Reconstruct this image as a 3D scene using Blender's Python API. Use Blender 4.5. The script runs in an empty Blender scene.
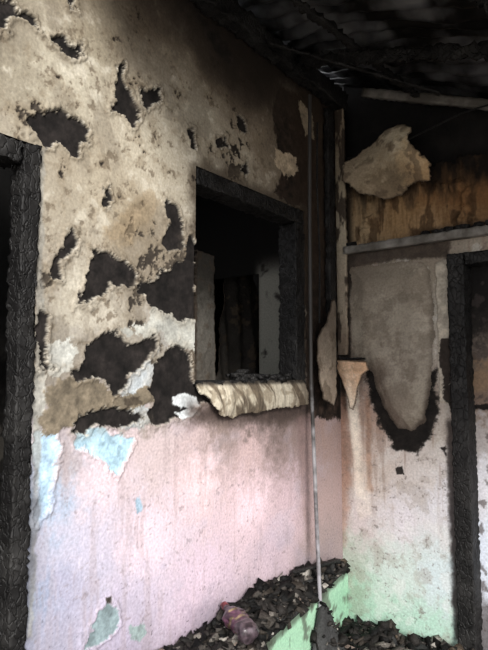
import bpy, math, random
import numpy as np
from mathutils import Vector, Matrix, noise as mnoise
random.seed(7)
rng=np.random.RandomState(11)
scene=bpy.context.scene
scene.view_settings.view_transform='Standard'
# ------------------------------------------------------------------ survey / camera
FPX=580.0; CX,CY=244.0,325.0
PITCH=math.atan(50/580.0); YAW=math.radians(37.5)
CAM=np.array([1.72,-3.22,1.5])
Fh=np.array([-math.sin(YAW),math.cos(YAW),0.0]); Rv=np.array([math.cos(YAW),math.sin(YAW),0.0]); Zv=np.array([0,0,1.0])
Fw=Fh*math.cos(PITCH)+Zv*math.sin(PITCH); Up=-Fh*math.sin(PITCH)+Zv*math.cos(PITCH)
def ray(px,py): return Fw*FPX+Rv*(px-CX)+Up*(CY-py)
def L(px,py,off=0.0):
    d=ray(px,py); p=CAM+d*((off-CAM[0])/d[0]); return (p[1],p[2])
def R(px,py,off=0.0):
    d=ray(px,py); p=CAM+d*((off-CAM[1])/d[1]); return (p[0],p[2])
cd=bpy.data.cameras.new('camera'); cam=bpy.data.objects.new('camera',cd); scene.collection.objects.link(cam)
cd.sensor_fit='VERTICAL'; cd.sensor_height=24; cd.lens=24*FPX/650.0; cd.clip_start=0.02
cam.location=CAM.tolist()
cam.rotation_euler=(math.pi/2+PITCH,0,YAW)
scene.camera=cam
# ------------------------------------------------------------------ noise
TAB=rng.rand(256,256)
def vnoise(u,v,s):
    x=u+s*17.31; y=v+s*9.77
    xi=np.floor(x).astype(int); yi=np.floor(y).astype(int)
    fx=x-xi; fy=y-yi; fx=fx*fx*(3-2*fx); fy=fy*fy*(3-2*fy)
    a=TAB[xi&255,yi&255]; b=TAB[(xi+1)&255,yi&255]; c=TAB[xi&255,(yi+1)&255]; d=TAB[(xi+1)&255,(yi+1)&255]
    return (a*(1-fx)+b*fx)*(1-fy)+(c*(1-fx)+d*fx)*fy
def fbm(u,v,scale,seed=0,octv=4,g=0.55):
    t=0;w=0;a=1.0;f=1.0/scale
    for o in range(octv):
        t=t+a*vnoise(u*f,v*f,seed+o*3.7); w+=a; a*=g; f*=2.03
    return t/w
def sst(x,a,b):
    t=np.clip((x-a)/(b-a),0,1); return t*t*(3-2*t)
def sdf(P,U,V):
    P=np.array(P,float); n=len(P); d=np.full(U.shape,1e9); ins=np.zeros(U.shape,bool)
    for i in range(n):
        a=P[i]; b=P[(i+1)%n]; e=b-a; wu=U-a[0]; wv=V-a[1]
        t=np.clip((wu*e[0]+wv*e[1])/max(e@e,1e-12),0,1)
        d=np.minimum(d,(wu-t*e[0])**2+(wv-t*e[1])**2)
        c=((a[1]<=V)!=(b[1]<=V))
        with np.errstate(divide='ignore',invalid='ignore'):
            xx=a[0]+(V-a[1])/(b[1]-a[1] if b[1]!=a[1] else 1e-12)*(b[0]-a[0])
        ins^=(c&(U<xx))
    d=np.sqrt(d); return np.where(ins,d,-d)
def lin(c):
    c=np.asarray(c,float)/255.0
    return np.where(c<=0.04045,c/12.92,((np.maximum(c,0)+0.055)/1.055)**2.4)
# ------------------------------------------------------------------ materials
def newmat(name):
    m=bpy.data.materials.new(name); m.use_nodes=True; nt=m.node_tree; nt.nodes.clear()
    o=nt.nodes.new('ShaderNodeOutputMaterial'); b=nt.nodes.new('ShaderNodeBsdfPrincipled'); nt.links.new(b.outputs[0],o.inputs[0])
    return m,nt,b
def plaster_mat(name,bump=0.3,rough=0.9,speck=0.18,scale=90):
    m,nt,b=newmat(name); N=nt.nodes; K=nt.links
    at=N.new('ShaderNodeAttribute'); at.attribute_name='Col'
    tc=N.new('ShaderNodeTexCoord')
    n1=N.new('ShaderNodeTexNoise'); n1.inputs['Scale'].default_value=scale; n1.inputs['Detail'].default_value=6
    K.new(tc.outputs['Object'],n1.inputs['Vector'])
    mr=N.new('ShaderNodeMapRange'); mr.inputs[1].default_value=0.3; mr.inputs[2].default_value=0.7; mr.inputs[3].default_value=1-speck; mr.inputs[4].default_value=1+speck*0.8
    K.new(n1.outputs[0],mr.inputs[0])
    mx=N.new('ShaderNodeVectorMath'); mx.operation='SCALE'
    K.new(at.outputs['Color'],mx.inputs[0]); K.new(mr.outputs[0],mx.inputs['Scale'])
    K.new(mx.outputs[0],b.inputs['Base Color']); b.inputs['Roughness'].default_value=rough
    b.inputs['Specular IOR Level'].default_value=0.2
    n2=N.new('ShaderNodeTexNoise'); n2.inputs['Scale'].default_value=45; n2.inputs['Detail'].default_value=8
    K.new(tc.outputs['Object'],n2.inputs['Vector'])
    bp=N.new('ShaderNodeBump'); bp.inputs['Strength'].default_value=bump; bp.inputs['Distance'].default_value=0.01
    K.new(n2.outputs[0],bp.inputs['Height']); K.new(bp.outputs[0],b.inputs['Normal'])
    return m
def char_mat(name,base=(0.006,0.0055,0.0055),ash=(0.05,0.048,0.046),scale=42,rough=0.6,amt=0.45,sq=0.55,bs=0.7):
    m,nt,b=newmat(name); N=nt.nodes; K=nt.links
    tc=N.new('ShaderNodeTexCoord')
    mp=N.new('ShaderNodeMapping'); mp.inputs['Scale'].default_value=(1,1,sq)
    K.new(tc.outputs['Object'],mp.inputs[0])
    nz=N.new('ShaderNodeTexNoise'); nz.inputs['Scale'].default_value=9; nz.inputs['Detail'].default_value=6
    K.new(tc.outputs['Object'],nz.inputs['Vector'])
    nd=N.new('ShaderNodeTexNoise'); nd.inputs['Scale'].default_value=30; K.new(tc.outputs['Object'],nd.inputs['Vector'])
    sc=N.new('ShaderNodeVectorMath'); sc.operation='MULTIPLY_ADD'; sc.inputs[1].default_value=(0.03,0.03,0.03)
    K.new(nd.outputs['Color'],sc.inputs[0]); K.new(mp.outputs[0],sc.inputs[2])
    v=N.new('ShaderNodeTexVoronoi'); v.feature='DISTANCE_TO_EDGE'; v.inputs['Scale'].default_value=scale
    K.new(sc.outputs[0],v.inputs['Vector'])
    rp=N.new('ShaderNodeValToRGB'); rp.color_ramp.elements[0].position=0.45; rp.color_ramp.elements[1].position=0.74
    rp.color_ramp.elements[0].color=(*base,1); rp.color_ramp.elements[1].color=(*[base[i]*(1-amt)+ash[i]*amt for i in range(3)],1)
    K.new(nz.outputs[0],rp.inputs[0]); K.new(rp.outputs[0],b.inputs['Base Color'])
    b.inputs['Roughness'].default_value=rough
    b.inputs['Specular IOR Level'].default_value=0.3
    rr=N.new('ShaderNodeMapRange'); rr.inputs[1].default_value=0; rr.inputs[2].default_value=0.12
    K.new(v.outputs['Distance'],rr.inputs[0])
    bp=N.new('ShaderNodeBump'); bp.inputs['Strength'].default_value=bs; bp.inputs['Distance'].default_value=0.006
    K.new(rr.outputs[0],bp.inputs['Height']); K.new(bp.outputs[0],b.inputs['Normal'])
    return m
M_PL=plaster_mat('scorched_plaster'); M_PLR=plaster_mat('burnt_painted_render')
M_PLY=plaster_mat('scorched_plywood',bump=0.15,speck=0.2,scale=60)
M_FLAP=plaster_mat('peeled_plaster',bump=0.5)
M_CHAR=char_mat('charred_timber')
M_SOOT=char_mat('soot_black',base=(0.008,0.007,0.007),ash=(0.03,0.027,0.024),scale=15,rough=0.95,bs=0.3)
M_GREYW=char_mat('scorched_grey_wood',base=(0.10,0.092,0.08),ash=(0.34,0.32,0.30),scale=24,rough=0.85,amt=0.8,bs=0.3)
M_DEB=plaster_mat('burnt_debris',bump=0.8,rough=0.7,speck=0.4,scale=120)
# ------------------------------------------------------------------ mesh helpers
def link(o,parent=None):
    scene.collection.objects.link(o)
    if parent: o.parent=parent
    return o
def empty(name):
    e=bpy.data.objects.new(name,None); e.empty_display_size=0.1; return link(e)
def mesh_np(name,V,Fq,col,mat,parent=None,smooth=True):
    me=bpy.data.meshes.new(name); V=np.asarray(V,np.float32); Fq=np.asarray(Fq,np.int32)
    k=Fq.shape[1]
    me.vertices.add(len(V)); me.vertices.foreach_set('co',V.ravel())
    me.loops.add(Fq.size); me.loops.foreach_set('vertex_index',Fq.ravel())
    me.polygons.add(len(Fq)); me.polygons.foreach_set('loop_start',np.arange(0,Fq.size,k,dtype=np.int32))
    me.polygons.foreach_set('loop_total',np.full(len(Fq),k,np.int32))
    if smooth: me.polygons.foreach_set('use_smooth',np.ones(len(Fq),bool))
    if col is not None:
        a=me.color_attributes.new('Col','FLOAT_COLOR','POINT')
        c=np.ones((len(V),4),np.float32); c[:,:3]=col; a.data.foreach_set('color',c.ravel())
    me.update(calc_edges=True); me.validate()
    me.materials.append(mat); o=bpy.data.objects.new(name,me); return link(o,parent)
class Sheet:
    def __init__(s,wall,us,zs,off=0.0):
        s.w=wall; s.us=np.array(us); s.zs=np.array(zs); s.off=off
        s.U,s.Z=np.meshgrid(s.us,s.zs,indexing='ij'); s.col=np.full(s.U.shape+(3,),120.0); s.dep=np.zeros(s.U.shape)
        s.w1=fbm(s.U,s.Z,0.06,3,6,0.75)-0.5
        s.w2=fbm(s.U,s.Z,0.04,41,5,0.70)-0.5
    def conv(s,pts): 
        f=L if s.w=='L' else R
        return [f(p[0],p[1],s.off) for p in pts]
    def base(s,samples,p=3.0):
        uv=s.conv(samples); acc=np.zeros_like(s.col); W=np.zeros(s.U.shape)
        wu=s.U+0.12*s.w1*2; wz=s.Z+0.12*s.w2*2
        for (u,z),sm in zip(uv,samples):
            w=1.0/((wu-u)**2+(wz-z)**2+0.004)**(p/2)
            acc+=w[...,None]*np.array(sm[2],float); W+=w
        s.col=acc/W[...,None]
    def patch(s,poly,col,amp=0.05,soft=0.003,depth=None,alpha=1.0,rim=None,rimw=0.004,mod=0.25,metre=False,grow=0.0,halo=None):
        P=poly if metre else s.conv(poly)
        P=np.array(P); lo=P.min(0)-0.12; hi=P.max(0)+0.12
        i0,i1=np.searchsorted(s.us,[lo[0],hi[0]]); j0,j1=np.searchsorted(s.zs,[lo[1],hi[1]])
        if i1<=i0 or j1<=j0: return
        sl=(slice(i0,i1),slice(j0,j1)); U=s.U[sl]; Z=s.Z[sl]
        d=sdf(P,U,Z)+amp*s.w1[sl]+amp*0.5*s.w2[sl]+grow
        m=sst(d,-soft,soft)*alpha
        if halo is not None:
            h=sst(d+0.05*s.w2[sl],-0.05,0.0)*0.35
            s.col[sl]=s.col[sl]*(1-h[...,None])+np.array(halo,float)*h[...,None]
        if rim is not None:
            r=sst(d+rimw*(0.2+2*np.abs(s.w2[sl])*3),-soft,soft)*0.8
            s.col[sl]=s.col[sl]*(1-r[...,None])+np.array(rim,float)*r[...,None]
            # lifted paint edge around the flaked area
            s.dep[sl]+=0.006*np.exp(-((d+0.010)/0.008)**2)
        tone=1+mod*(s.w2[sl]*3)
        s.col[sl]=s.col[sl]*(1-m[...,None])+(np.array(col,float)*tone[...,None])*m[...,None]
        if depth is not None: s.dep[sl]=s.dep[sl]*(1-m)+depth*m
    def tint(s,mask,col,depth=None):
        s.col=s.col*(1-mask[...,None])+np.array(col,float)*mask[...,None]
        if depth is not None: s.dep=s.dep*(1-mask)+depth*mask
    def build(s,name,mat,keep=None,gain=1.0,parent=None):
        n,m=s.U.shape
        if s.w=='L': V=np.stack([s.off+s.dep,s.U,s.Z],-1).reshape(-1,3)
        else: V=np.stack([s.U,s.off-s.dep,s.Z],-1).reshape(-1,3)
        idx=np.arange(n*m).reshape(n,m)
        Fq=np.stack([idx[:-1,:-1],idx[1:,:-1],idx[1:,1:],idx[:-1,1:]],-1)
        if keep is not None:
            cu=(s.U[:-1,:-1]+s.U[1:,1:])/2; cz=(s.Z[:-1,:-1]+s.Z[1:,1:])/2
            Fq=Fq[keep(cu,cz)]
        Fq=Fq.reshape(-1,4)
        used=np.unique(Fq); mp=np.full(n*m,-1); mp[used]=np.arange(len(used))
        col=(lin(np.clip(s.col,0,255))*gain).reshape(-1,3)
        return mesh_np(name,V[used],mp[Fq],col[used],mat,parent)
def box(name,lo,hi,mat,step=None,parent=None,rough=0.0,cell=0.035,seed=0,M=None,stretch=(1,1,1)):
    lo=np.array(lo,float); hi=np.array(hi,float); lo,hi=np.minimum(lo,hi),np.maximum(lo,hi)
    sz=hi-lo; step=step or 10.0
    n=[max(1,int(math.ceil(sz[i]/step))) for i in range(3)]
    d={}; V=[]
    def vid(i,j,k):
        if (i,j,k) not in d: d[(i,j,k)]=len(V); V.append([lo[0]+sz[0]*i/n[0],lo[1]+sz[1]*j/n[1],lo[2]+sz[2]*k/n[2]])
        return d[(i,j,k)]
    Fq=[]
    for i in range(n[0]):
        for j in range(n[1]):
            Fq.append([vid(i,j,0),vid(i,j+1,0),vid(i+1,j+1,0),vid(i+1,j,0)]); Fq.append([vid(i,j,n[2]),vid(i+1,j,n[2]),vid(i+1,j+1,n[2]),vid(i,j+1,n[2])])
    for i in range(n[0]):
        for k in range(n[2]):
            Fq.append([vid(i,0,k),vid(i+1,0,k),vid(i+1,0,k+1),vid(i,0,k+1)]); Fq.append([vid(i,n[1],k),vid(i,n[1],k+1),vid(i+1,n[1],k+1),vid(i+1,n[1],k)])
    for j in range(n[1]):
        for k in range(n[2]):
            Fq.append([vid(0,j,k),vid(0,j,k+1),vid(0,j+1,k+1),vid(0,j+1,k)]); Fq.append([vid(n[0],j,k),vid(n[0],j+1,k),vid(n[0],j+1,k+1),vid(n[0],j,k+1)])
    V=np.array(V); c=(lo+hi)/2
    if rough>0:
        for i in range(len(V)):
            p=V[i].copy(); q=Vector((p[0]*stretch[0]/cell+seed,p[1]*stretch[1]/cell,p[2]*stretch[2]/cell))
            ds,_=mnoise.voronoi(q); e=min(1,(ds[1]-ds[0])*3.0)
            w=mnoise.noise(Vector((p[0]*6+seed,p[1]*6,p[2]*6)))
            k=(1-e)*rough+w*rough*0.9
            for a in range(3):
                h=(hi[a]-lo[a])/2
                t=(p[a]-c[a])/h
                if abs(t)>0.98: V[i][a]-=math.copysign(k,t)
    if M is not None: V=np.array([list(M@Vector(v)) for v in V])
    return mesh_np(name,V,Fq,None,mat,parent,smooth=False)

# ================================================================== LEFT WALL
yW0=L(195,275)[0]; yW1=L(304,300)[0]; zW0=L(250,386)[1]; zW1=L(196,166)[1]
yD=L(35,300)[0]; zD=L(38,146)[1]
yDfar=yD-0.95
us=np.concatenate([np.arange(-4.4,-2.35,0.03),np.arange(-2.35,0.0,0.004),[0.0]])
zs=np.concatenate([np.arange(0,0.3,0.012),np.arange(0.3,3.34,0.004)])
S=Sheet('L',us,zs)
base=[(10,60,(138,130,114)),(60,80,(184,177,160)),(100,30,(144,135,117)),(150,20,(116,105,90)),(150,60,(166,157,140)),(215,70,(122,112,97)),
(200,110,(174,166,149)),(245,100,(136,124,109)),(262,150,(130,117,100)),(150,150,(186,178,161)),(100,180,(168,158,140)),(60,200,(156,147,131)),(130,220,(148,135,114)),
(70,300,(174,167,152)),(110,320,(182,175,161)),(175,180,(178,169,152)),(180,290,(162,153,139)),(50,350,(156,151,142)),(150,370,(178,181,180)),(240,150,(180,171,154)),
(300,70,(44,38,33)),(250,30,(44,38,33)),(275,85,(76,65,54)),(300,250,(36,31,28)),(325,250,(26,23,21)),(325,350,(70,62,56)),(310,300,(22,20,18)),(325,120,(28,24,20)),(325,180,(26,23,21)),
(60,450,(166,155,157)),(100,480,(218,198,205)),(150,452,(194,177,178)),(200,445,(188,168,168)),(200,480,(232,205,210)),(250,445,(196,171,171)),(290,435,(138,120,116)),(250,500,(226,200,209)),
(290,500,(192,169,176)),(150,540,(216,198,208)),(80,550,(193,187,203)),(60,600,(166,163,183)),(130,610,(187,177,194)),(200,580,(205,185,199)),(270,550,(186,167,177)),(45,500,(160,180,204)),(30,600,(138,151,175)),
(325,430,(160,137,130)),(325,500,(166,145,142)),(325,540,(150,134,132)),(220,424,(128,113,107)),(280,418,(84,73,69)),(250,420,(98,86,82)),(120,640,(170,162,182)),(200,630,(170,154,170)),(0,300,(112,103,94)),(0,640,(112,112,122))]
S.base(base)
U,Z=S.U,S.Z
up=sst(Z,L(100,425)[1]-0.02,L(100,415)[1]+0.05)
n1=fbm(U,Z,0.22,5,6,0.66); n2=fbm(U,Z,0.06,15,5,0.66); n3=fbm(U,Z,0.018,25,4,0.6); n4=fbm(U,Z,0.5,35,4)
sk=fbm(U+0.35*Z,Z*0.35,0.10,93,5,0.65)
S.tint(up*sst(n1*0.55+n2*0.45,0.50,0.62)*0.45,(126,113,94))
S.tint(up*sst(n1*0.4+n2*0.4+n4*0.2,0.44,0.36)*0.55,(206,200,186))
S.tint(up*sst(sk,0.52,0.66)*0.35,(108,99,86))
S.tint(up*sst(n2*0.5+n3*0.5,0.585,0.64)*0.65,(102,91,77),-0.0015)
S.tint(up*sst(n1*0.5+n2*0.35+n3*0.15,0.615,0.63),(42,37,33),-0.005)
S.tint(up*sst(fbm(U,Z,0.30,96,6,0.7),0.54,0.62)*0.4,(112,104,92))
S.tint(up*sst(n4+0.3*(n1-0.5),0.52,0.68)*0.3,(96,88,78))
lo_=(1-up)
S.tint(lo_*sst(n3*0.75+n2*0.25,0.65,0.71)*0.4,(120,110,110))
run=fbm(U,Z*0.12,0.03,55,4); S.tint(lo_*sst(run,0.52,0.68)*0.26,(156,140,140))
S.tint(lo_*sst(n1,0.52,0.72)*0.2,(184,180,198))
S.tint(lo_*sst(fbm(U,Z,0.010,77,2),0.82,0.88)*0.7*sst(-Z,-1.0,-0.4),(60,54,56))
S.tint(lo_*sst(0.5-Z+0.5*(n1-0.5),-0.15,0.12)*0.32,(116,108,116))
BL=(30,27,26); RIM=(190,184,171)
def bl(poly,col=BL,rim=RIM,depth=-0.009,amp=0.07,**k): S.patch(poly,col,amp=amp,depth=depth,rim=rim,mod=0.6,halo=(104,94,80),**k)
S.patch([(278,88),(298,92),(312,120),(322,140),(345,100),(345,420),(306,415),(306,205),(288,205),(274,192),(284,168),(277,142),(272,118)],(40,32,27),amp=0.07,soft=0.008,depth=-0.004,mod=0.8)
# smoke staining rising under the roof line, softly fading down
sm=sst(Z+0.5*(n4-0.5)+0.25*(n1-0.5),2.58,3.10)
S.tint(sm*0.55*sst(U,-3.1,-1.3),(74,63,52)); sm=sst(Z+0.35*(n4-0.5)+0.25*(n1-0.5),2.84,3.14); S.tint(sm*0.9*sst(U,-2.4,-1.2),(34,28,23))
rs=sst(U+0.25*(n1-0.5)+0.12*(n2-0.5),yW1-0.30,yW1+0.02)*up*sst(Z,1.5,2.4); S.tint(rs*0.6,(60,48,38))
dw=sdf([(yW0,zW0),(yW1,zW0),(yW1,zW1),(yW0,zW1)],U,Z)
S.tint(up*sst(dw+0.10*(n1-0.5)+0.06*(n2-0.5),-0.07,0.0)*0.55,(62,53,44))
S.patch([(150,-40),(165,-5),(200,18),(235,45),(270,68),(300,88),(345,112),(345,60),(250,-40)],(34,28,24),amp=0.16,soft=0.06)
S.patch([(276,150),(296,158),(300,172),(288,178),(276,165)],(170,154,132),amp=0.06)
S.patch([(298,100),(312,112),(316,140),(306,135)],(140,127,108),amp=0.06)
S.patch([(155,285),(196,318),(197,350),(170,348),(160,335),(130,340),(120,330),(150,322)],(176,176,169),amp=0.09)
S.patch([(118,392),(128,375),(148,360),(156,366),(152,388),(140,400),(120,400)],(180,186,190),amp=0.07)
S.patch([(44,345),(70,338),(78,352),(66,372),(44,378)],(176,176,170),amp=0.09)
S.patch([(110,408),(150,402),(155,425),(128,432),(112,425)],(190,197,202),amp=0.07)
S.patch([(36,432),(55,432),(62,448),(52,470),(48,500),(38,520),(34,470)],(166,192,212),amp=0.07,rim=(206,210,214))
S.patch([(76,432),(96,424),(112,432),(132,440),(126,458),(116,474),(106,462),(90,450),(76,446)],(170,201,218),amp=0.07,rim=(206,212,216))
S.patch([(36,300),(44,300),(46,400),(38,430),(33,430)],(160,158,151),amp=0.03)
S.patch([(37,150),(44,150),(43,300),(40,470),(33,640),(26,640),(34,400),(36,200)],(138,136,130),amp=0.03,soft=0.006,alpha=0.7)
S.patch([(45,385),(60,380),(98,374),(108,390),(122,394),(152,384),(157,402),(120,414),(100,410),(78,424),(46,437),(38,418),(50,408)],(116,106,91),amp=0.07,depth=0.004,mod=0.3)
S.patch([(120,215),(150,190),(160,200),(148,225),(120,245),(100,235)],(136,120,97),amp=0.09,soft=0.02,alpha=0.6)
for P in [
 [(28,118),(40,113),(60,108),(72,118),(88,130),(88,140),(78,142),(80,158),(70,155),(60,142),(45,142),(32,135)],
 [(115,66),(124,62),(124,80),(130,92),(138,112),(133,126),(124,118),(112,112),(113,102),(118,92)],
 [(142,88),(160,88),(160,100),(150,106),(148,112),(142,104)],
 [(-8,4),(10,0),(16,10),(34,16),(36,24),(22,20),(10,16),(4,28),(-8,28)],
 [(54,38),(64,36),(70,44),(84,44),(84,54),(72,58),(62,50)],
 [(66,-5),(76,-5),(76,8),(70,6)],
 [(165,200),(178,208),(184,225),(182,250),(170,250),(158,243),(168,235),(170,220)],
 [(188,130),(195,130),(196,150),(190,148)],
 [(92,250),(105,252),(125,262),(138,275),(130,285),(110,285),(104,298),(88,303),(76,302),(86,285),(90,265)],
 [(72,230),(80,240),(74,256),(62,262),(60,278),(50,276),(50,260),(62,248)],
 [(190,236),(197,240),(197,320),(182,322),(168,316),(152,305),(140,292),(142,282),(155,278),(165,268),(184,262)],
 [(85,345),(100,336),(116,332),(125,346),(145,341),(158,335),(156,350),(145,360),(130,375),(125,392),(114,394),(106,380),(78,382),(72,374),(85,364)],
 [(162,352),(178,345),(190,355),(192,380),(205,392),(214,404),(198,404),(190,415),(150,426),(144,412),(154,402),(148,386),(155,366)],
 [(78,418),(100,410),(140,410),(148,420),(120,428),(96,426),(80,434),(72,432)],
 [(38,310),(46,316),(46,350),(52,368),(38,372)],
 [(240,170),(246,160),(250,172),(246,180)],
 [(105,190),(110,188),(112,200),(106,204)],[(216,140),(226,138),(228,146),(218,148)],[(236,115),(244,120),(246,132),(238,128)],
]: bl(P)
S.patch([(190,0),(206,18),(228,44),(236,66),(224,60),(206,38)],(32,27,24),amp=0.07,soft=0.012,mod=0.5)
for P in [[(172,396),(186,392),(198,398),(200,406),(182,410),(174,404)],[(176,412),(192,408),(200,414),(182,420)]]:
    S.patch(P,(196,200,202),amp=0.04)
S.patch([(120,398),(138,396),(142,404),(126,408)],(60,52,44),amp=0.05,alpha=0.7)
S.patch([(82,640),(96,622),(104,606),(106,598),(112,604),(118,622),(112,634),(98,646),(84,650)],(132,148,152),amp=0.07,rim=(194,190,200))
S.patch([(130,628),(142,624),(146,632),(138,642),(130,640)],(138,152,152),amp=0.05)
S.patch([(104,597),(110,596),(111,604),(105,604)],(70,64,60),amp=0.02)
S.patch([(134,500),(140,496),(142,510),(137,514)],(162,184,202),amp=0.03)
S.patch([(18,470),(32,462),(40,500),(36,560),(26,640),(10,650)],(98,102,114),amp=0.06,soft=0.02,alpha=0.6)
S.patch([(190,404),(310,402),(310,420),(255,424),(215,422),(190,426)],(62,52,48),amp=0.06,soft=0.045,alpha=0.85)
S.patch([(296,420),(312,410),(312,560),(304,520)],(130,108,106),amp=0.05,soft=0.03,alpha=0.5)
def keepL(u,z):
    win=(u>yW0)&(u<yW1)&(z>zW0)&(z<zW1); door=(u>yDfar)&(u<yD)&(z<zD)
    return ~(win|door)
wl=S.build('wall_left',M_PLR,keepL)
T=0.16
box('reveal_left',(-T,yW0-0.02,zW0),(-0.012,yW0,zW1),M_SOOT,parent=wl); box('reveal_right',(-T,yW1,zW0),(-0.012,yW1+0.02,zW1),M_SOOT,parent=wl)
box('reveal_sill',(-T,yW0,zW0-0.02),(-0.012,yW1,zW0),M_SOOT,parent=wl); box('reveal_head',(-T,yW0,zW1),(-0.012,yW1,zW1+0.02),M_SOOT,parent=wl)
box('back_skin_a',(-T,yW1+0.02,0),(-T+0.02,0.0,3.3),M_SOOT,parent=wl)
box('back_skin_b',(-T,yD,0),(-T+0.02,yW0-0.02,3.3),M_SOOT,parent=wl)
box('back_skin_c',(-T,yW0-0.02,0),(-T+0.02,yW1+0.02,zW0-0.02),M_SOOT,parent=wl)
box('back_skin_d',(-T,yDfar,zD+0.0),(-T+0.02,yD,3.3),M_SOOT,parent=wl)
box('back_skin_e',(-T,yW0-0.02,zW1+0.02),(-T+0.02,yW1+0.02,3.3),M_SOOT,parent=wl)
w=empty('window_1')
st=0.012
box('head',(-0.11,yW0+0.002,zW1-0.085),(0.012,yW1-0.002,zW1-0.002),M_CHAR,st,w,0.009,seed=1)
box('jamb_a',(-0.13,yW0+0.002,zW0+0.002),(-0.05,yW0+0.02,zW1-0.08),M_CHAR,st,w,0.004,seed=2)
box('jamb_b',(-0.11,yW1-0.10,zW0+0.002),(0.012,yW1-0.002,zW1-0.08),M_CHAR,st,w,0.009,seed=3)
box('sill',(-0.12,yW0+0.03,zW0+0.002),(0.02,yW1-0.09,zW0+0.03),M_CHAR,st,w,0.008,seed=4)
d=empty('door_1')
box('jamb',(-0.06,yD-0.07,0.0),(0.02,yD-0.001,zD-0.002),M_CHAR,st,d,0.009,seed=5)
box('jamb_far',(-0.10,yDfar+0.001,0.0),(0.02,yDfar+0.085,zD-0.002),M_CHAR,0.03,d,0.008,seed=6)
box('head',(-0.10,yDfar+0.085,zD-0.085),(0.02,yD-0.07,zD-0.002),M_CHAR,st,d,0.008,seed=7)
# sill lip
a0=L(193,386)[0]; a1=L(306,386)[0]
S2=Sheet('L',np.arange(a0,a1,0.004),np.arange(zW0-0.16,zW0+0.03,0.004),0.005)
S2.base([(200,392,(186,178,160)),(240,395,(168,161,144)),(280,392,(178,170,154)),(300,400,(130,119,105)),(240,408,(156,146,130)),(215,408,(194,184,166))])
t=(zW0+0.03-S2.Z)/0.17; fl=fbm(S2.U,S2.Z*0.2,0.07,8,4)-0.5
S2.dep=0.012+0.035*np.sin(np.clip(t,0,1)*math.pi*0.85)+0.04*fl
cr=fbm(S2.U*1.0+S2.Z*0.5,S2.Z*0.25,0.06,18,4); S2.tint(sst(cr,0.58,0.66)*0.75,(66,56,46)); S2.tint(sst(fbm(S2.U,S2.Z,0.04,19,4),0.56,0.64)*0.5,(110,98,82))
S2.tint(sst(S2.Z,zW0+0.0,zW0+0.02)*0.8,(40,36,32))
Pl=S2.conv([(193,384),(302,380),(304,404),(296,406),(270,408),(246,413),(228,417),(214,414),(204,400),(196,392)])
lip=S2.build('sill_plaster_lip',M_FLAP,lambda u,z: sdf(Pl,u,z)+0.04*(fbm(u,z,0.05,9,4)-0.5)>0)
m=lip.modifiers.new('t','SOLIDIFY'); m.thickness=0.012

# ================================================================== RIGHT WALL
zB=R(352,250)[1]; xP0=R(452,400)[0]; xP1=R(470,400)[0]; zRD=R(455,254)[1]
us=np.concatenate([np.arange(0,1.0,0.004),np.arange(1.0,2.9,0.03)]); zs=np.arange(0,zB+0.02,0.004)
S=Sheet('R',us,zs)
S.base([(360,262,(128,118,106)),(430,275,(140,130,116)),(446,300,(172,166,155)),(400,280,(150,140,126)),(446,380,(174,166,155)),(362,420,(182,157,142)),(346,450,(176,151,139)),
(380,470,(194,182,174)),(420,470,(196,188,184)),(440,500,(204,202,208)),(400,520,(208,202,208)),(360,520,(196,184,184)),(346,560,(164,174,160)),(400,570,(192,204,199)),(440,580,(192,204,208)),
(380,620,(164,196,178)),(430,640,(168,200,184)),(346,600,(142,176,154)),(360,340,(152,140,126)),(345,400,(130,110,100)),(440,430,(176,167,158)),(400,650,(150,186,165))])
U,Z=S.U,S.Z
n1=fbm(U,Z,0.2,105,6,0.6); n2=fbm(U,Z,0.05,115,5,0.6); n3=fbm(U,Z,0.016,125,4,0.6)
S.tint(sst(n1*0.5+n2*0.5,0.54,0.62)*0.3,(140,128,118)); S.tint(sst(n1*0.5+n2*0.5,0.45,0.38)*0.35,(212,210,208))
S.tint(sst(n3*0.7+n2*0.3,0.64,0.70)*0.55,(106,98,94))
run=fbm(U,Z*0.1,0.025,155,4); S.tint(sst(run,0.54,0.68)*0.4*sst(Z,0.4,1.2),(130,110,98))
S.patch([(340,255),(356,255),(350,300),(352,380),(346,410),(338,400)],(40,34,30),amp=0.03,soft=0.012,alpha=0.9)
S.patch([(348,252),(450,240),(450,256),(400,260),(350,268)],(60,52,46),amp=0.04,soft=0.012,alpha=0.85)
S.patch([(436,262),(448,260),(451,405),(440,402)],(170,162,149),amp=0.02,depth=0.006,mod=0.2)
S.patch([(441,340),(452,338),(452,410),(444,400)],(50,44,40),amp=0.05)
S.patch([(366,370),(374,366),(436,372),(437,412),(430,440),(414,454),(396,450),(380,428),(370,400)],(28,25,23),amp=0.08,soft=0.014,mod=0.5)
S.patch([(336,385),(346,395),(350,470),(346,540),(336,560)],(138,104,88),amp=0.05,soft=0.03,alpha=0.6)
S.patch([(366,395),(370,400),(372,490),(366,490)],(150,118,98),amp=0.03,soft=0.015,alpha=0.6)
for a,pl in ((0.95,[(346,385),(359,385),(357,410),(357,440),(352,440),(348,410)]),(0.7,[(350,400),(358,400),(359,440),(361,466),(355,466),(351,430)]),(0.5,[(352,420),(360,420),(363,480),(365,500),(357,496),(354,460)]),(0.3,[(352,440),(364,440),(372,515),(360,520),(354,500)])):
    S.patch(pl,(238,227,212),amp=0.02,soft=0.016,alpha=a,mod=0.1)
S.patch([(395,468),(402,466),(404,474),(397,474)],(40,36,34),amp=0.03); S.patch([(440,448),(446,446),(446,456)],(40,36,34),amp=0.03)
S.patch([(446,420),(454,420),(462,640),(454,640)],(60,54,52),amp=0.04,soft=0.015,alpha=0.8)
S.patch([(340,622),(400,648),(470,662),(470,700),(340,700)],(60,62,56),amp=0.06,soft=0.03,alpha=0.7)
xOp0=xP0+0.01; xOp1=xOp0+0.95
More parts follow.
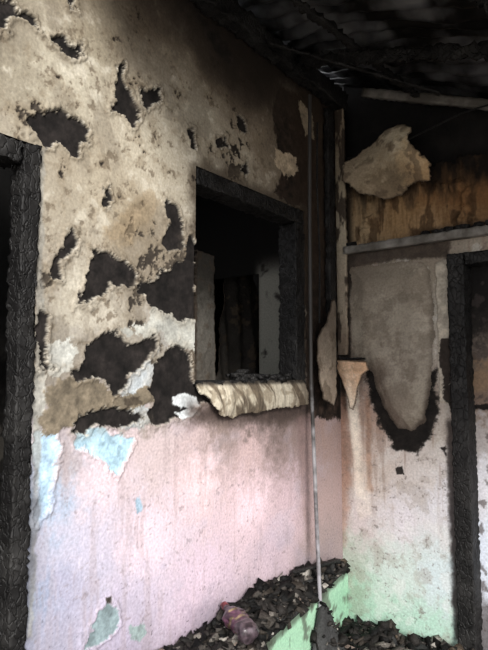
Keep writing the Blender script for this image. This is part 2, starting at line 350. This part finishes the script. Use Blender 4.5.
wr=S.build('wall_right',M_PL,lambda u,z: ~((u>xOp0)&(u<xOp1)&(z<zRD)))
# sagging skin of scorched plaster standing proud of the wall
Pg=[R(a,b) for a,b in [(351,268),(380,264),(428,261),(434,300),(433,372),(429,400),(425,420),(412,432),(398,428),(386,412),(377,388),(374,372),(353,356)]]
A=np.array(Pg); SG=Sheet('R',np.arange(A[:,0].min()-.02,A[:,0].max()+.02,0.004),np.arange(A[:,1].min()-.02,A[:,1].max()+.02,0.004),0.0)
dd=sdf(Pg,SG.U,SG.Z)
SG.base([(360,275,(122,112,100)),(400,270,(134,125,112)),(430,280,(134,124,111)),(390,320,(154,146,133)),(360,330,(148,138,124)),(420,350,(150,142,130)),(395,370,(148,139,127)),(400,410,(134,124,112)),(425,400,(124,114,102)),(378,380,(108,96,85))])
SG.tint(sst(fbm(SG.U,SG.Z,0.15,171,6,0.65),0.52,0.64)*0.5,(110,100,89)); SG.tint(sst(fbm(SG.U,SG.Z,0.12,173,6,0.65),0.5,0.36)*0.4,(178,170,156))
zl=sst(-SG.Z,-R(400,350)[1],-R(400,400)[1])
SG.tint(sst(-dd+0.03*SG.w1,-0.03,0.0)*(0.2+0.6*zl),(60,51,44))
SG.dep=0.006+0.030*sst(dd,0,0.12)+0.035*zl*sst(dd,0,0.08)+0.03*(fbm(SG.U,SG.Z,0.2,175,3)-0.5)*sst(dd,0,0.06)
SG.dep=np.maximum(SG.dep,0.005)
SG.build('sagging_plaster_skin',M_FLAP,lambda u,z: sdf(Pg,u,z)+0.04*(fbm(u,z,0.05,177,4)-0.5)>0)
box('dark_gap_backing',(0,0.10,zB),(2.9,0.14,3.5),M_SOOT,parent=wr)  # black sheet puts in the darkness of the void above the plywood
box('back_skin',(0,0.12,0),(xOp0,0.14,zB),M_SOOT,parent=wr)
box('back_skin_far',(xOp1,0.12,0),(2.9,0.14,zB),M_SOOT,parent=wr)
box('back_skin_head',(xOp0,0.12,zRD),(xOp1,0.14,zB),M_SOOT,parent=wr)
box('reveal',(xOp0-0.02,0.008,0),(xOp0-0.001,0.14,zRD),M_SOOT,parent=wr)
SP=Sheet('R',np.arange(0.02,1.3,0.004),np.arange(zB+0.02,zB+0.68,0.004),0.05)
SP.base([(365,200,(142,120,91)),(365,235,(152,132,104)),(400,215,(154,125,90)),(430,230,(160,132,99)),(430,190,(132,99,66)),(470,200,(120,87,56)),(470,225,(134,107,78)),(400,190,(132,104,73)),(485,170,(92,65,42)),(450,175,(118,85,54))])
g=fbm(SP.U,SP.Z*0.1,0.012,201,4); SP.tint(sst(g,0.5,0.7)*0.35,(96,72,48))
g2=fbm(SP.U,SP.Z*0.25,0.06,205,5); zt=SP.Z-(zB+0.46-0.06*SP.U)
SP.tint(sst(zt+g2*0.34-0.12,-0.16,0.03),(24,19,15)); 
SP.tint(sst(-SP.Z,-(zB+0.09),-(zB+0.05))*sst(SP.U,0.35,0.6)*0.8,(92,76,62))
SP.tint(sst(fbm(SP.U,SP.Z*0.4,0.05,209,4),0.55,0.66)*0.6,(58,42,28))
SP.tint(sst(-SP.U,-0.10,-0.03),(36,30,25))
SP.dep=0.03*sst(fbm(SP.U,SP.Z,0.12,215,4),0.52,0.72)
ply=SP.build('plywood_panel',M_PLY,lambda u,z: z<zB+0.56-0.16*u+0.09*(fbm(u,z*0,0.06,211,4)-0.5)*2)
m=ply.modifiers.new('t','SOLIDIFY'); m.thickness=0.012
def beam(name,p0,p1,wd,ht,mat,rough=0.004,seed=0,step=0.02,parent=None):
    p0=Vector(p0); p1=Vector(p1); ln=(p1-p0).length; x=(p1-p0).normalized()
    y=Vector((0,0,1)).cross(x).normalized(); z=x.cross(y)
    M=Matrix(((x.x,y.x,z.x,p0.x),(x.y,y.y,z.y,p0.y),(x.z,y.z,z.z,p0.z),(0,0,0,1)))
    return box(name,(0,-wd/2,-ht/2),(ln,wd/2,ht/2),mat,step,parent,rough,seed=seed,M=M)
zb1=R(352,250,-0.03)[1]
beam('wall_rail_timber',(0.06,-0.032,zb1),(2.6,-0.032,zb1),0.055,0.05,M_GREYW,0.004,seed=11)
def chunks(name,pts,mat=M_CHAR,seed=0):
    r=np.random.RandomState(seed); V=[];T=[];b=0
    cube=np.array([[sx,sy,sz] for sx in(-1,1) for sy in(-1,1) for sz in(-1,1)],float)
    cf=np.array([[0,1,3,2],[4,6,7,5],[0,4,5,1],[2,3,7,6],[0,2,6,4],[1,5,7,3]])
    for p,s in pts:
        v=cube*np.array([s,s*.6,s*.4])*(1+r.uniform(-.4,.4,(8,3)))*0.5; a=r.uniform(0,6.3)
        Rz=np.array([[math.cos(a),-math.sin(a),0],[math.sin(a),math.cos(a),0],[0,0,1]])
        V.append(v@Rz.T+np.array(p)); T.append(cf+b); b+=8
    return mesh_np(name,np.concatenate(V),np.concatenate(T),None,mat,smooth=False)
r=np.random.RandomState(3)
chunks('charred_fragments_on_rail',[((x,-0.03+r.uniform(-.01,.01),zb1+0.03+r.uniform(0,.012)),r.uniform(.02,.055)) for x in list(r.uniform(0.55,1.1,34))+list(r.uniform(0.08,0.14,6))],seed=4)
chunks('charred_fragments_on_sill',[((r.uniform(-0.09,0.02),y,zW0+0.03+abs(r.normal(0,.012))),r.uniform(.02,.06)) for y in r.uniform(yW0+0.3,yW1-0.12,60)],seed=6)
d=empty('door_2')
box('jamb',(xP0,-0.035,0.0),(xP1,0.10,zRD-0.002),M_CHAR,st,d,0.008,seed=15)
box('head',(xP1,-0.03,zRD-0.07),(xOp1-0.09,0.09,zRD-0.002),M_CHAR,st,d,0.008,seed=16)
box('jamb_far',(xOp1-0.09,-0.035,0.0),(xOp1,0.10,zRD-0.002),M_CHAR,0.03,d,0.008,seed=17)
SD=Sheet('R',np.arange(xP1-0.02,xOp1,0.005),np.arange(0.0,zRD+0.02,0.005),0.105)
SD.base([(480,270,(20,18,18)),(480,290,(26,24,23)),(480,325,(36,33,31)),(480,350,(110,100,92)),(480,375,(140,116,94)),(480,400,(120,102,90)),(480,430,(170,162,160)),(480,480,(214,212,218)),(480,560,(204,210,222)),(480,640,(110,106,108))],4)  # panel close behind the doorway; dark of the open upper part painted black
n=fbm(SD.U,SD.Z,0.05,301,5); SD.tint(sst(n,0.58,0.66)*0.6,(70,62,60))
SD.patch([(468,404),(495,404),(495,410),(468,410)],(30,26,24),amp=0.03)
SD.build('doorway_panel',M_PL,parent=d)
# ------------------------------------------------ corner elements
SC=Sheet('R',np.arange(0.012,0.075,0.004),np.arange(R(343,355)[1],R(343,112)[1],0.006),-0.045)
SC.base([(340,130,(130,116,98)),(345,180,(150,138,118)),(345,220,(158,148,130)),(345,300,(150,138,122)),(345,350,(120,106,92))])
nn=fbm(SC.U,SC.Z*0.3,0.03,333,4); SC.tint(sst(nn,0.50,0.62)*0.85,(50,42,36)); SC.dep=0.012*nn
cp=SC.build('corner_post',M_PL)
m=cp.modifiers.new('t','SOLIDIFY'); m.thickness=0.03
yS=L(326,250)[0]
box('charred_stud',(0.005,yS-0.03,R(343,362)[1]-0.1),(0.045,yS+0.05,3.14),M_CHAR,0.015,None,0.009,seed=21)
def flap(name,wall,off,poly,cols,depf,seed=1,thick=0.008,rag=0.02,dark=0.5,parent=None,grow=0.0):
    f=L if wall=='L' else R
    P=[f(p[0],p[1],off) for p in poly]; A=np.array(P)
    s=Sheet(wall,np.arange(A[:,0].min()-0.03,A[:,0].max()+0.03,0.004),np.arange(A[:,1].min()-0.03,A[:,1].max()+0.03,0.004),off)
    s.base(cols); lo=A.min(0); hi=A.max(0)
    un=(s.U-lo[0])/(hi[0]-lo[0]); zn=(s.Z-lo[1])/(hi[1]-lo[1])
    nz=fbm(s.U,s.Z,0.06,seed*7,4); s.dep=depf(un,zn)+0.02*(nz-0.5)
    s.tint(sst(nz,0.56,0.68)*dark,(84,72,60))
    ff=lambda u,z: sdf(P,u,z)+grow+rag*(fbm(u,z,0.03,seed*7+3,4)-0.5)
    s.tint(sst(-ff(s.U,s.Z),-0.010,0.0)*0.7,(60,50,42))
    o=s.build(name,M_FLAP,lambda u,z: ff(u,z)>0,parent=parent)
    m=o.modifiers.new('t','SOLIDIFY'); m.thickness=thick; return o
flap('peeling_plaster_strip','L',0.06,[(324,322),(331,300),(335,300),(335,360),(334,392),(330,406),(320,398),(316,360),(318,335)],
 [(325,320,(110,99,88)),(335,350,(132,121,107)),(328,390,(162,147,131))],lambda u,z:0.01+0.02*np.sin(u*3)-0.01*z,seed=3)
flap('curled_plaster_sheet','R',0.0,[(350,166),(360,158),(364,150),(380,144),(390,134),(402,128),(415,130),(416,146),(426,158),(436,168),(434,184),(412,186),(402,194),(386,200),(366,197),(350,184)],
 [(360,175,(142,128,108)),(380,160,(168,154,131)),(400,142,(202,190,166)),(415,165,(196,174,140)),(390,185,(112,98,80)),(425,175,(172,141,104))],
 lambda u,z:0.02+0.10*np.sin(z*3.1)*(0.4+0.6*np.sin(u*3.1))+0.04*np.sin(u*7+z*4),seed=5,rag=0.03)
flap('curled_plaster_scrap','R',-0.05,[(338,364),(342,360),(370,362),(371,370),(364,376),(359,390),(355,410),(351,408),(347,390),(342,376)],
 [(345,372,(215,176,142)),(355,372,(234,202,174)),(365,370,(200,160,126)),(352,390,(236,212,188)),(353,405,(236,220,200))],lambda u,z:0.0+0.05*z*z+0.02*np.sin(u*3),seed=6,rag=0.006,dark=0.15)
pc=R(354,361)
box('charred_ledge_strip',(pc[0]-0.04,-0.10,pc[1]+0.005),(pc[0]+0.085,-0.01,pc[1]+0.02),M_CHAR,0.012,None,0.004,seed=31)
def tube(name,pts,r,mat,parent=None):
    cu=bpy.data.curves.new(name,'CURVE'); cu.dimensions='3D'; cu.bevel_depth=r; cu.bevel_resolution=4
    sp=cu.splines.new('POLY'); sp.points.add(len(pts)-1)
    for i,p in enumerate(pts): sp.points[i].co=(*p,1)
    cu.materials.append(mat); o=bpy.data.objects.new(name,cu); return link(o,parent)
mp_,nt,b=newmat('scorched_pipe'); N=nt.nodes;K=nt.links
tc=N.new('ShaderNodeTexCoord'); sx=N.new('ShaderNodeSeparateXYZ'); K.new(tc.outputs['Object'],sx.inputs[0])
nz=N.new('ShaderNodeTexNoise'); nz.inputs['Scale'].default_value=14; nz.inputs['Detail'].default_value=6; K.new(tc.outputs['Object'],nz.inputs['Vector'])
ad=N.new('ShaderNodeMath'); ad.operation='MULTIPLY_ADD'; ad.inputs[1].default_value=1.3; K.new(nz.outputs[0],ad.inputs[0]); K.new(sx.outputs[2],ad.inputs[2])
sc=N.new('ShaderNodeMath'); sc.operation='MULTIPLY'; sc.inputs[1].default_value=0.25; K.new(ad.outputs[0],sc.inputs[0])
rp=N.new('ShaderNodeValToRGB'); e=rp.color_ramp.elements; e[0].position=0.40; e[0].color=(0.30,0.29,0.30,1); e[1].position=0.50; e[1].color=(0.03,0.027,0.025,1); x=e.new(0.34); x.color=(0.08,0.075,0.075,1); x=e.new(0.28); x.color=(0.28,0.27,0.29,1)
K.new(sc.outputs[0],rp.inputs[0])
K.new(rp.outputs[0],b.inputs['Base Color']); b.inputs['Roughness'].default_value=0.6
yp=L(311,500,0.07)[0]
tube('drain_pipe',[(0.15,yp-0.03,0.0),(0.11,yp-0.01,0.7),(0.075,yp+0.004,1.5),(0.072,yp+0.012,2.4),(0.07,yp+0.03,3.10)],0.0105,mp_)
tube('electrical_wire',[(0.09,-0.03,2.85),(0.25,-0.05,2.82),(0.5,-0.06,2.86),(0.8,-0.06,2.93),(1.2,-0.05,2.95)],0.005,M_CHAR)
tube('electrical_wire',[(0.03,yW1+0.12,3.0),(0.035,yW1+0.10,2.6),(0.03,yW1+0.13,2.2),(0.035,yW1+0.11,1.8)],0.006,M_CHAR)
# ================================================================== ROOF
def roofz(x): return 3.36-0.37*x
xs=np.arange(-0.25,3.0,0.02); ys=np.arange(-2.35,0.3,0.008)
X,Y=np.meshgrid(xs,ys,indexing='ij'); Zr=roofz(X)+0.014*fbm(X,Y,0.7,405,2)*2*np.sin(2*math.pi*(Y+0.12*X+0.10*fbm(X,Y,0.5,407,2))/0.11)+0.20*(fbm(X,Y,0.6,401,5)-0.5)
V=np.stack([X,Y,Zr],-1).reshape(-1,3); idx=np.arange(X.size).reshape(X.shape)
Fq=np.stack([idx[:-1,:-1],idx[1:,:-1],idx[1:,1:],idx[:-1,1:]],-1).reshape(-1,4)
mr_,nt,b=newmat('sooty_sheen_corrugated_metal'); N=nt.nodes;K=nt.links
tc=N.new('ShaderNodeTexCoord'); nz=N.new('ShaderNodeTexNoise'); nz.inputs['Scale'].default_value=3.5; nz.inputs['Detail'].default_value=8; K.new(tc.outputs['Object'],nz.inputs['Vector'])
rp=N.new('ShaderNodeValToRGB'); rp.color_ramp.elements[0].position=0.47; rp.color_ramp.elements[0].color=(0.010,0.009,0.009,1); rp.color_ramp.elements[1].position=0.64; rp.color_ramp.elements[1].color=(0.18,0.185,0.20,1)  # black soot; the metal's sheen is painted in as lighter bluish patches
K.new(nz.outputs[0],rp.inputs[0]); K.new(rp.outputs[0],b.inputs['Base Color']); b.inputs['Metallic'].default_value=0.7; b.inputs['Roughness'].default_value=0.36
mesh_np('ceiling',V,Fq,None,mr_)
rf=empty('roof_timbers')
beam('wall_plate',(0.05,-2.4,3.24),(0.05,0.0,3.22),0.09,0.12,M_CHAR,0.018,seed=41,step=0.02,parent=rf)
beam('rafter_1',(-0.05,-0.58,roofz(-0.05)-0.10),(2.9,-0.95,roofz(2.9)-0.05),0.05,0.08,M_CHAR,0.024,seed=50,parent=rf)
beam('rafter_2',(-0.05,-1.9,roofz(-0.05)-0.09),(2.9,-1.85,roofz(2.9)-0.09),0.05,0.09,M_CHAR,0.018,seed=51,parent=rf)
for i,(xx,x2,yy) in enumerate([(0.30,0.56,-2.35),(1.15,1.40,-1.3)]):
    beam('purlin_%d'%(i+1),(xx,yy,roofz(xx)-0.06),(x2,0.1,roofz(x2)-0.05),0.05,0.04,M_CHAR,0.020,seed=60+i,parent=rf)
beam('hanging_batten',(0.12,-0.95,3.16),(0.75,-0.25,2.98),0.03,0.02,M_CHAR,0.008,seed=66,parent=rf)
q0=R(366,92,-0.03); q1=R(488,104,-0.03); sl=(q1[1]-q0[1])/(q1[0]-q0[0])
beam('rafter_end',(q0[0]-0.02,-0.03,q0[1]),(2.6,-0.03,q0[1]+sl*(2.6-q0[0])),0.045,0.055,M_GREYW,0.005,seed=70,parent=rf)
# ================================================================== BACK ROOM
bk=empty('back_room')
MB=M_SOOT
def sheet_yz(name,x,y0,y1,z0,z1,samples_col,seed,step=0.012,mat=None,parent=bk,gain=1.0):
    s=Sheet('L',np.arange(y0,y1,step),np.arange(z0,z1,step),x)
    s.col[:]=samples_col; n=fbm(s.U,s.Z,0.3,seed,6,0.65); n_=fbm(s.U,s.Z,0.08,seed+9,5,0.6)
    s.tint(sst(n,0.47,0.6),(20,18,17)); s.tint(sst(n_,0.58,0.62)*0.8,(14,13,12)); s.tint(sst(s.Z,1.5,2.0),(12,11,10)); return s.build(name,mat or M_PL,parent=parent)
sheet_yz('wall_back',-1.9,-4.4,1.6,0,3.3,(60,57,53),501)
sp=Sheet('R',np.arange(-1.9,-0.18,0.01),np.arange(0,3.3,0.01),0.0)
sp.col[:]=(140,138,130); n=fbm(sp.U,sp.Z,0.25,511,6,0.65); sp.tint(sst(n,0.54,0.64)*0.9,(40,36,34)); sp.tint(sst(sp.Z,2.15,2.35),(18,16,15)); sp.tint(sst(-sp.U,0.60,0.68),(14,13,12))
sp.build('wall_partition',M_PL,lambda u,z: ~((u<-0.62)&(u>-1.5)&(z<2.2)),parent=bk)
box('wall_end',(-1.95,-4.45,0),(-0.16,-4.4,3.3),MB,parent=bk)
box('wall_beyond',(-1.95,1.6,0),(-0.16,1.65,3.3),MB,parent=bk)
box('wall_side',(-0.18,0.0,0),(-0.16,1.6,3.3),MB,parent=bk)
box('ceiling_board_a',(-1.95,-0.75,3.3),(-0.12,1.65,3.34),MB,parent=bk)  # unseen ceiling, left open between the boards to let daylight in
box('ceiling_board_b',(-1.95,-4.45,3.3),(-0.12,-2.1,3.34),MB,parent=bk)
for i in range(4): box('ceiling_joist_%d'%(i+1),(-1.95,-2.1+i*0.42,3.24),(-0.12,-2.04+i*0.42,3.34),M_CHAR,0.05,bk,0.008,seed=90+i)
flap('burnt_door_leaf','L',-0.55,[(197,250),(214,256),(216,386),(196,392)],[(205,270,(70,67,62)),(205,330,(112,108,101)),(205,370,(100,95,88))],lambda u,z:0*u,seed=8,thick=0.03,parent=bk)
flap('scorched_curtain','L',-0.95,[(234,240),(250,240),(258,300),(268,384),(212,386),(222,310)],[(240,250,(28,26,25)),(240,300,(46,43,40)),(225,350,(70,66,61)),(255,360,(52,49,46)),(240,375,(76,71,66))],lambda u,z:0.035*np.sin(u*11+z*3)*(1.1-z)+0.015*np.sin(u*29+z*5),seed=9,thick=0.004,dark=0.8,rag=0.05,parent=bk)
tube('arched_duct',[(-1.0,-1.2,2.05),(-0.98,-1.05,2.22),(-0.97,-0.85,2.28),(-0.97,-0.55,2.2),(-0.96,-0.4,2.05)],0.03,M_CHAR,parent=bk)
# ================================================================== FLOOR, LEDGE
mf,nt,b=newmat('ash_floor'); N=nt.nodes;K=nt.links
tc=N.new('ShaderNodeTexCoord'); nz=N.new('ShaderNodeTexNoise'); nz.inputs['Scale'].default_value=6; nz.inputs['Detail'].default_value=10; K.new(tc.outputs['Object'],nz.inputs['Vector'])
rp=N.new('ShaderNodeValToRGB'); rp.color_ramp.elements[0].position=0.4; rp.color_ramp.elements[0].color=(0.03,0.028,0.026,1); rp.color_ramp.elements[1].position=0.7; rp.color_ramp.elements[1].color=(0.22,0.2,0.18,1)
K.new(nz.outputs[0],rp.inputs[0]); K.new(rp.outputs[0],b.inputs['Base Color']); b.inputs['Roughness'].default_value=0.95
bp=N.new('ShaderNodeBump'); bp.inputs['Distance'].default_value=0.02; K.new(nz.outputs[0],bp.inputs['Height']); K.new(bp.outputs[0],b.inputs['Normal'])
box('floor',(-1.95,-4.45,-0.1),(4.0,1.65,0.0),mf)
mg,nt,b=newmat('dusty_ground'); N=nt.nodes;K=nt.links
nz=N.new('ShaderNodeTexNoise'); nz.inputs['Scale'].default_value=2; nz.inputs['Detail'].default_value=8
rp=N.new('ShaderNodeValToRGB'); rp.color_ramp.elements[0].color=(0.3,0.27,0.23,1); rp.color_ramp.elements[1].color=(0.5,0.46,0.4,1)
K.new(nz.outputs[0],rp.inputs[0]); K.new(rp.outputs[0],b.inputs['Base Color'])
box('ground',(-20,-30,-0.2),(30,15,-0.11),mg)
ZL=0.345
def XF(y): return 0.035+0.155*np.minimum(-y,1.3)
SL=Sheet('L',np.arange(-2.7,0.0,0.008),np.arange(0,ZL,0.008),0.0)
SL.base([(270,640,(160,202,172)),(300,600,(166,206,176)),(330,575,(164,202,175)),(330,600,(144,186,158)),(290,630,(160,200,170))])
n=fbm(SL.U,SL.Z,0.08,601,5); SL.tint(sst(n,0.52,0.64)*0.65,(78,82,72)); SL.tint(sst(-SL.Z,-0.05,0.0)*0.7,(50,50,44)); SL.tint(sst(SL.Z+0.03*n,ZL-0.03,ZL)*0.6,(60,62,54))
SL.dep=XF(SL.U)
lg=SL.build('masonry_ledge',M_PL)
SLt=np.arange(-2.7,0.001,0.05); Vt=[];Qt=[]
for i,y in enumerate(SLt): Vt+= [[0.012,y,ZL-0.006],[float(XF(y)),y,ZL-0.006]]
for i in range(len(SLt)-1): Qt.append([2*i,2*i+1,2*i+3,2*i+2])
mesh_np('ledge_top',Vt,Qt,None,M_SOOT,parent=lg)
# ================================================================== DEBRIS
def debris(name,heapf,x0,x1,y0,y1,step,count,sizes,seed,inside=lambda x,y:True):
    r=np.random.RandomState(seed)
    V=[];T=[];C=[];base=0
    xs=np.arange(x0,x1,step); ys=np.arange(y0,y1,step); X,Y=np.meshgrid(xs,ys,indexing='ij'); H=heapf(X,Y)
    idx=np.arange(X.size).reshape(X.shape)
    q=np.stack([idx[:-1,:-1],idx[1:,:-1],idx[1:,1:],idx[:-1,1:]],-1)
    ok=inside(X[:-1,:-1],Y[:-1,:-1]) if inside(0,0) is not True else np.ones(q.shape[:2],bool)
    q=q[ok]
    V.append(np.stack([X,Y,H],-1).reshape(-1,3)); C.append(np.full((X.size,3),0.022)*(0.5+2*fbm(X,Y,0.02,seed,3).reshape(-1,1)))
    T.append(q.reshape(-1,4)); base=X.size
    cube=np.array([[sx,sy,sz] for sx in(-1,1) for sy in(-1,1) for sz in(-1,1)],float)
    cf=np.array([[0,1,3,2],[4,6,7,5],[0,4,5,1],[2,3,7,6],[0,2,6,4],[1,5,7,3]])
    pal=[(18,17,16),(28,26,24),(40,37,35),(12,12,12),(66,62,58),(52,47,42),(106,101,95),(150,145,138),(80,70,60),(112,100,92)]
    pw=np.array([5,6,6,4,4,3,1.8,0.8,0.6,0.4]); pw/=pw.sum()
    for i in range(count):
        px=r.uniform(x0,x1); py=r.uniform(y0,y1)
        if inside(px,py) is not True and not bool(inside(px,py)): continue
        h=float(heapf(np.array([[px]]),np.array([[py]]))[0,0])
        s=sizes[0]+(sizes[1]-sizes[0])*r.rand()**2.6; k=r.rand()
        dim=np.array([s,s*r.uniform(.4,.9),s*r.uniform(.15,.6)]) if k>0.2 else np.array([s*2.0,s*.35,s*.25])
        v=cube*dim*0.5*(1+r.uniform(-.35,.35,(8,3)))
        a,b_,c=r.uniform(0,6.3),r.uniform(-.7,.7),r.uniform(-.7,.7)
        Rz=np.array([[math.cos(a),-math.sin(a),0],[math.sin(a),math.cos(a),0],[0,0,1]])
        Rx=np.array([[1,0,0],[0,math.cos(b_),-math.sin(b_)],[0,math.sin(b_),math.cos(b_)]])
        Ry=np.array([[math.cos(c),0,math.sin(c)],[0,1,0],[-math.sin(c),0,math.cos(c)]])
        v=v@(Rz@Rx@Ry).T
        v=v+np.array([px,py,h+s*0.15]); v[:,0]=np.maximum(v[:,0],0.012); v[:,1]=np.minimum(v[:,1],-0.004); v[:,2]=np.maximum(v[:,2],0.002)
        V.append(v); T.append(cf+base); base+=8
        C.append(np.tile(lin(pal[r.choice(len(pal),p=pw)]),(8,1)))
    return mesh_np(name,np.concatenate(V),np.concatenate(T),np.concatenate(C),M_DEB,smooth=False)
def h1(X,Y):
    xf=XF(Y); return ZL+0.002+sst(xf-X,0.0,0.06)*(0.01+0.07*(1-X/xf)+0.08*fbm(X,Y,0.14,701,4)*np.minimum(1,xf/0.12))*(0.55+0.45*sst(Y,-1.5,-0.9))
debris('burnt_debris_on_ledge',h1,0.012,0.235,-2.6,-0.02,0.008,3400,(0.012,0.07),5,inside=lambda x,y:(x<XF(y)-0.004))
def h2(X,Y):
    d=np.hypot(np.maximum(X-0.2,0)/0.5,(Y+0.1)/0.6); return 0.004+0.05*np.exp(-d**2*1.6)+0.12*np.maximum(fbm(X,Y,0.18,711,4)-0.3,0)+0.26*np.exp(-((X-0.15)/0.07)**2-((Y+0.50)/0.10)**2)
debris('burnt_debris_pile',h2,0.04,1.15,-2.2,-0.004,0.012,4600,(0.012,0.075),6,inside=lambda x,y:(x>XF(y)+0.006))
beam('charred_plank',(0.04,-0.62,0.49),(0.09,-0.22,0.46),0.03,0.018,M_CHAR,0.004,seed=81)
# crumpled drink bottle with label and cap
mw,nt,b=newmat('scorched_bottle_plastic'); N=nt.nodes;K=nt.links
at=N.new('ShaderNodeAttribute'); at.attribute_name='Col'
tc=N.new('ShaderNodeTexCoord'); nz=N.new('ShaderNodeTexNoise'); nz.inputs['Scale'].default_value=45; nz.inputs['Detail'].default_value=3; K.new(tc.outputs['Object'],nz.inputs['Vector'])
mr=N.new('ShaderNodeMapRange'); mr.inputs[1].default_value=0.4; mr.inputs[2].default_value=0.62; mr.inputs[3].default_value=0.35; mr.inputs[4].default_value=1.3; K.new(nz.outputs[0],mr.inputs[0])
mx=N.new('ShaderNodeVectorMath'); mx.operation='SCALE'; K.new(at.outputs['Color'],mx.inputs[0]); K.new(mr.outputs[0],mx.inputs['Scale']); K.new(mx.outputs[0],b.inputs['Base Color'])
b.inputs['Roughness'].default_value=0.28
prof=[(0,0.013),(0.018,0.0135),(0.019,0.011),(0.03,0.011),(0.045,0.018),(0.065,0.034),(0.08,0.039),(0.085,0.037),(0.15,0.037),(0.155,0.039),(0.17,0.037),(0.18,0.039),(0.195,0.037),(0.205,0.03),(0.206,0.0)]
zz=np.linspace(0,0.206,70); rr=np.interp(zz,[p[0] for p in prof],[p[1] for p in prof]); nv=32
Vv=[];Q=[];Cc=[]
for i,z in enumerate(zz):
    for j in range(nv):
        a=j/nv*2*math.pi; x_=math.cos(a)*rr[i]; y_=math.sin(a)*rr[i]
        k=min(1,max(0,(z-0.03)/0.04))
        f=mnoise.noise(Vector((math.cos(a)*1.6,math.sin(a)*1.6,z*28)))
        s=1+0.35*f*k; Vv.append([x_*s,y_*s*(1-0.25*k),z])
        if z<0.019: c=(110,40,44)
        elif 0.083<z<0.152: c=(84,54,70) if (int(z*90)+j//6)%4 else (130,112,88)
        else: c=(80,68,74)
        Cc.append(lin(c))
for i in range(len(zz)-1):
    for j in range(nv): Q.append([i*nv+j,i*nv+(j+1)%nv,(i+1)*nv+(j+1)%nv,(i+1)*nv+j])
o=mesh_np('crumpled_drink_bottle',Vv,Q,np.array(Cc),mw,smooth=True)
d0=ray(224,605); p0=CAM+d0*((0.50-CAM[2])/d0[2]); d1=ray(258,644); p1=CAM+d1*((0.46-CAM[2])/d1[2])
ax=Vector(p1-p0)
o.location=Vector(p0); o.rotation_euler=ax.to_track_quat('Z','Y').to_euler()
k=ax.length/0.206; o.scale=(min(k,1.25),min(k,1.25),min(k,1.25))
# ================================================================== LIGHT
wd=bpy.data.worlds.new('sky'); scene.world=wd; wd.use_nodes=True; bg=wd.node_tree.nodes['Background']
bg.inputs[0].default_value=(0.97,0.975,1.0,1); bg.inputs[1].default_value=2.0
sn=bpy.data.lights.new('sun','SUN'); sn.energy=4.4; sn.angle=math.radians(16); sn.color=(1,0.965,0.91)
so=bpy.data.objects.new('sun',sn); link(so); so.location=(3,-5,5)
so.rotation_euler=Vector((-0.75,0.62,-0.42)).to_track_quat('-Z','Y').to_euler()
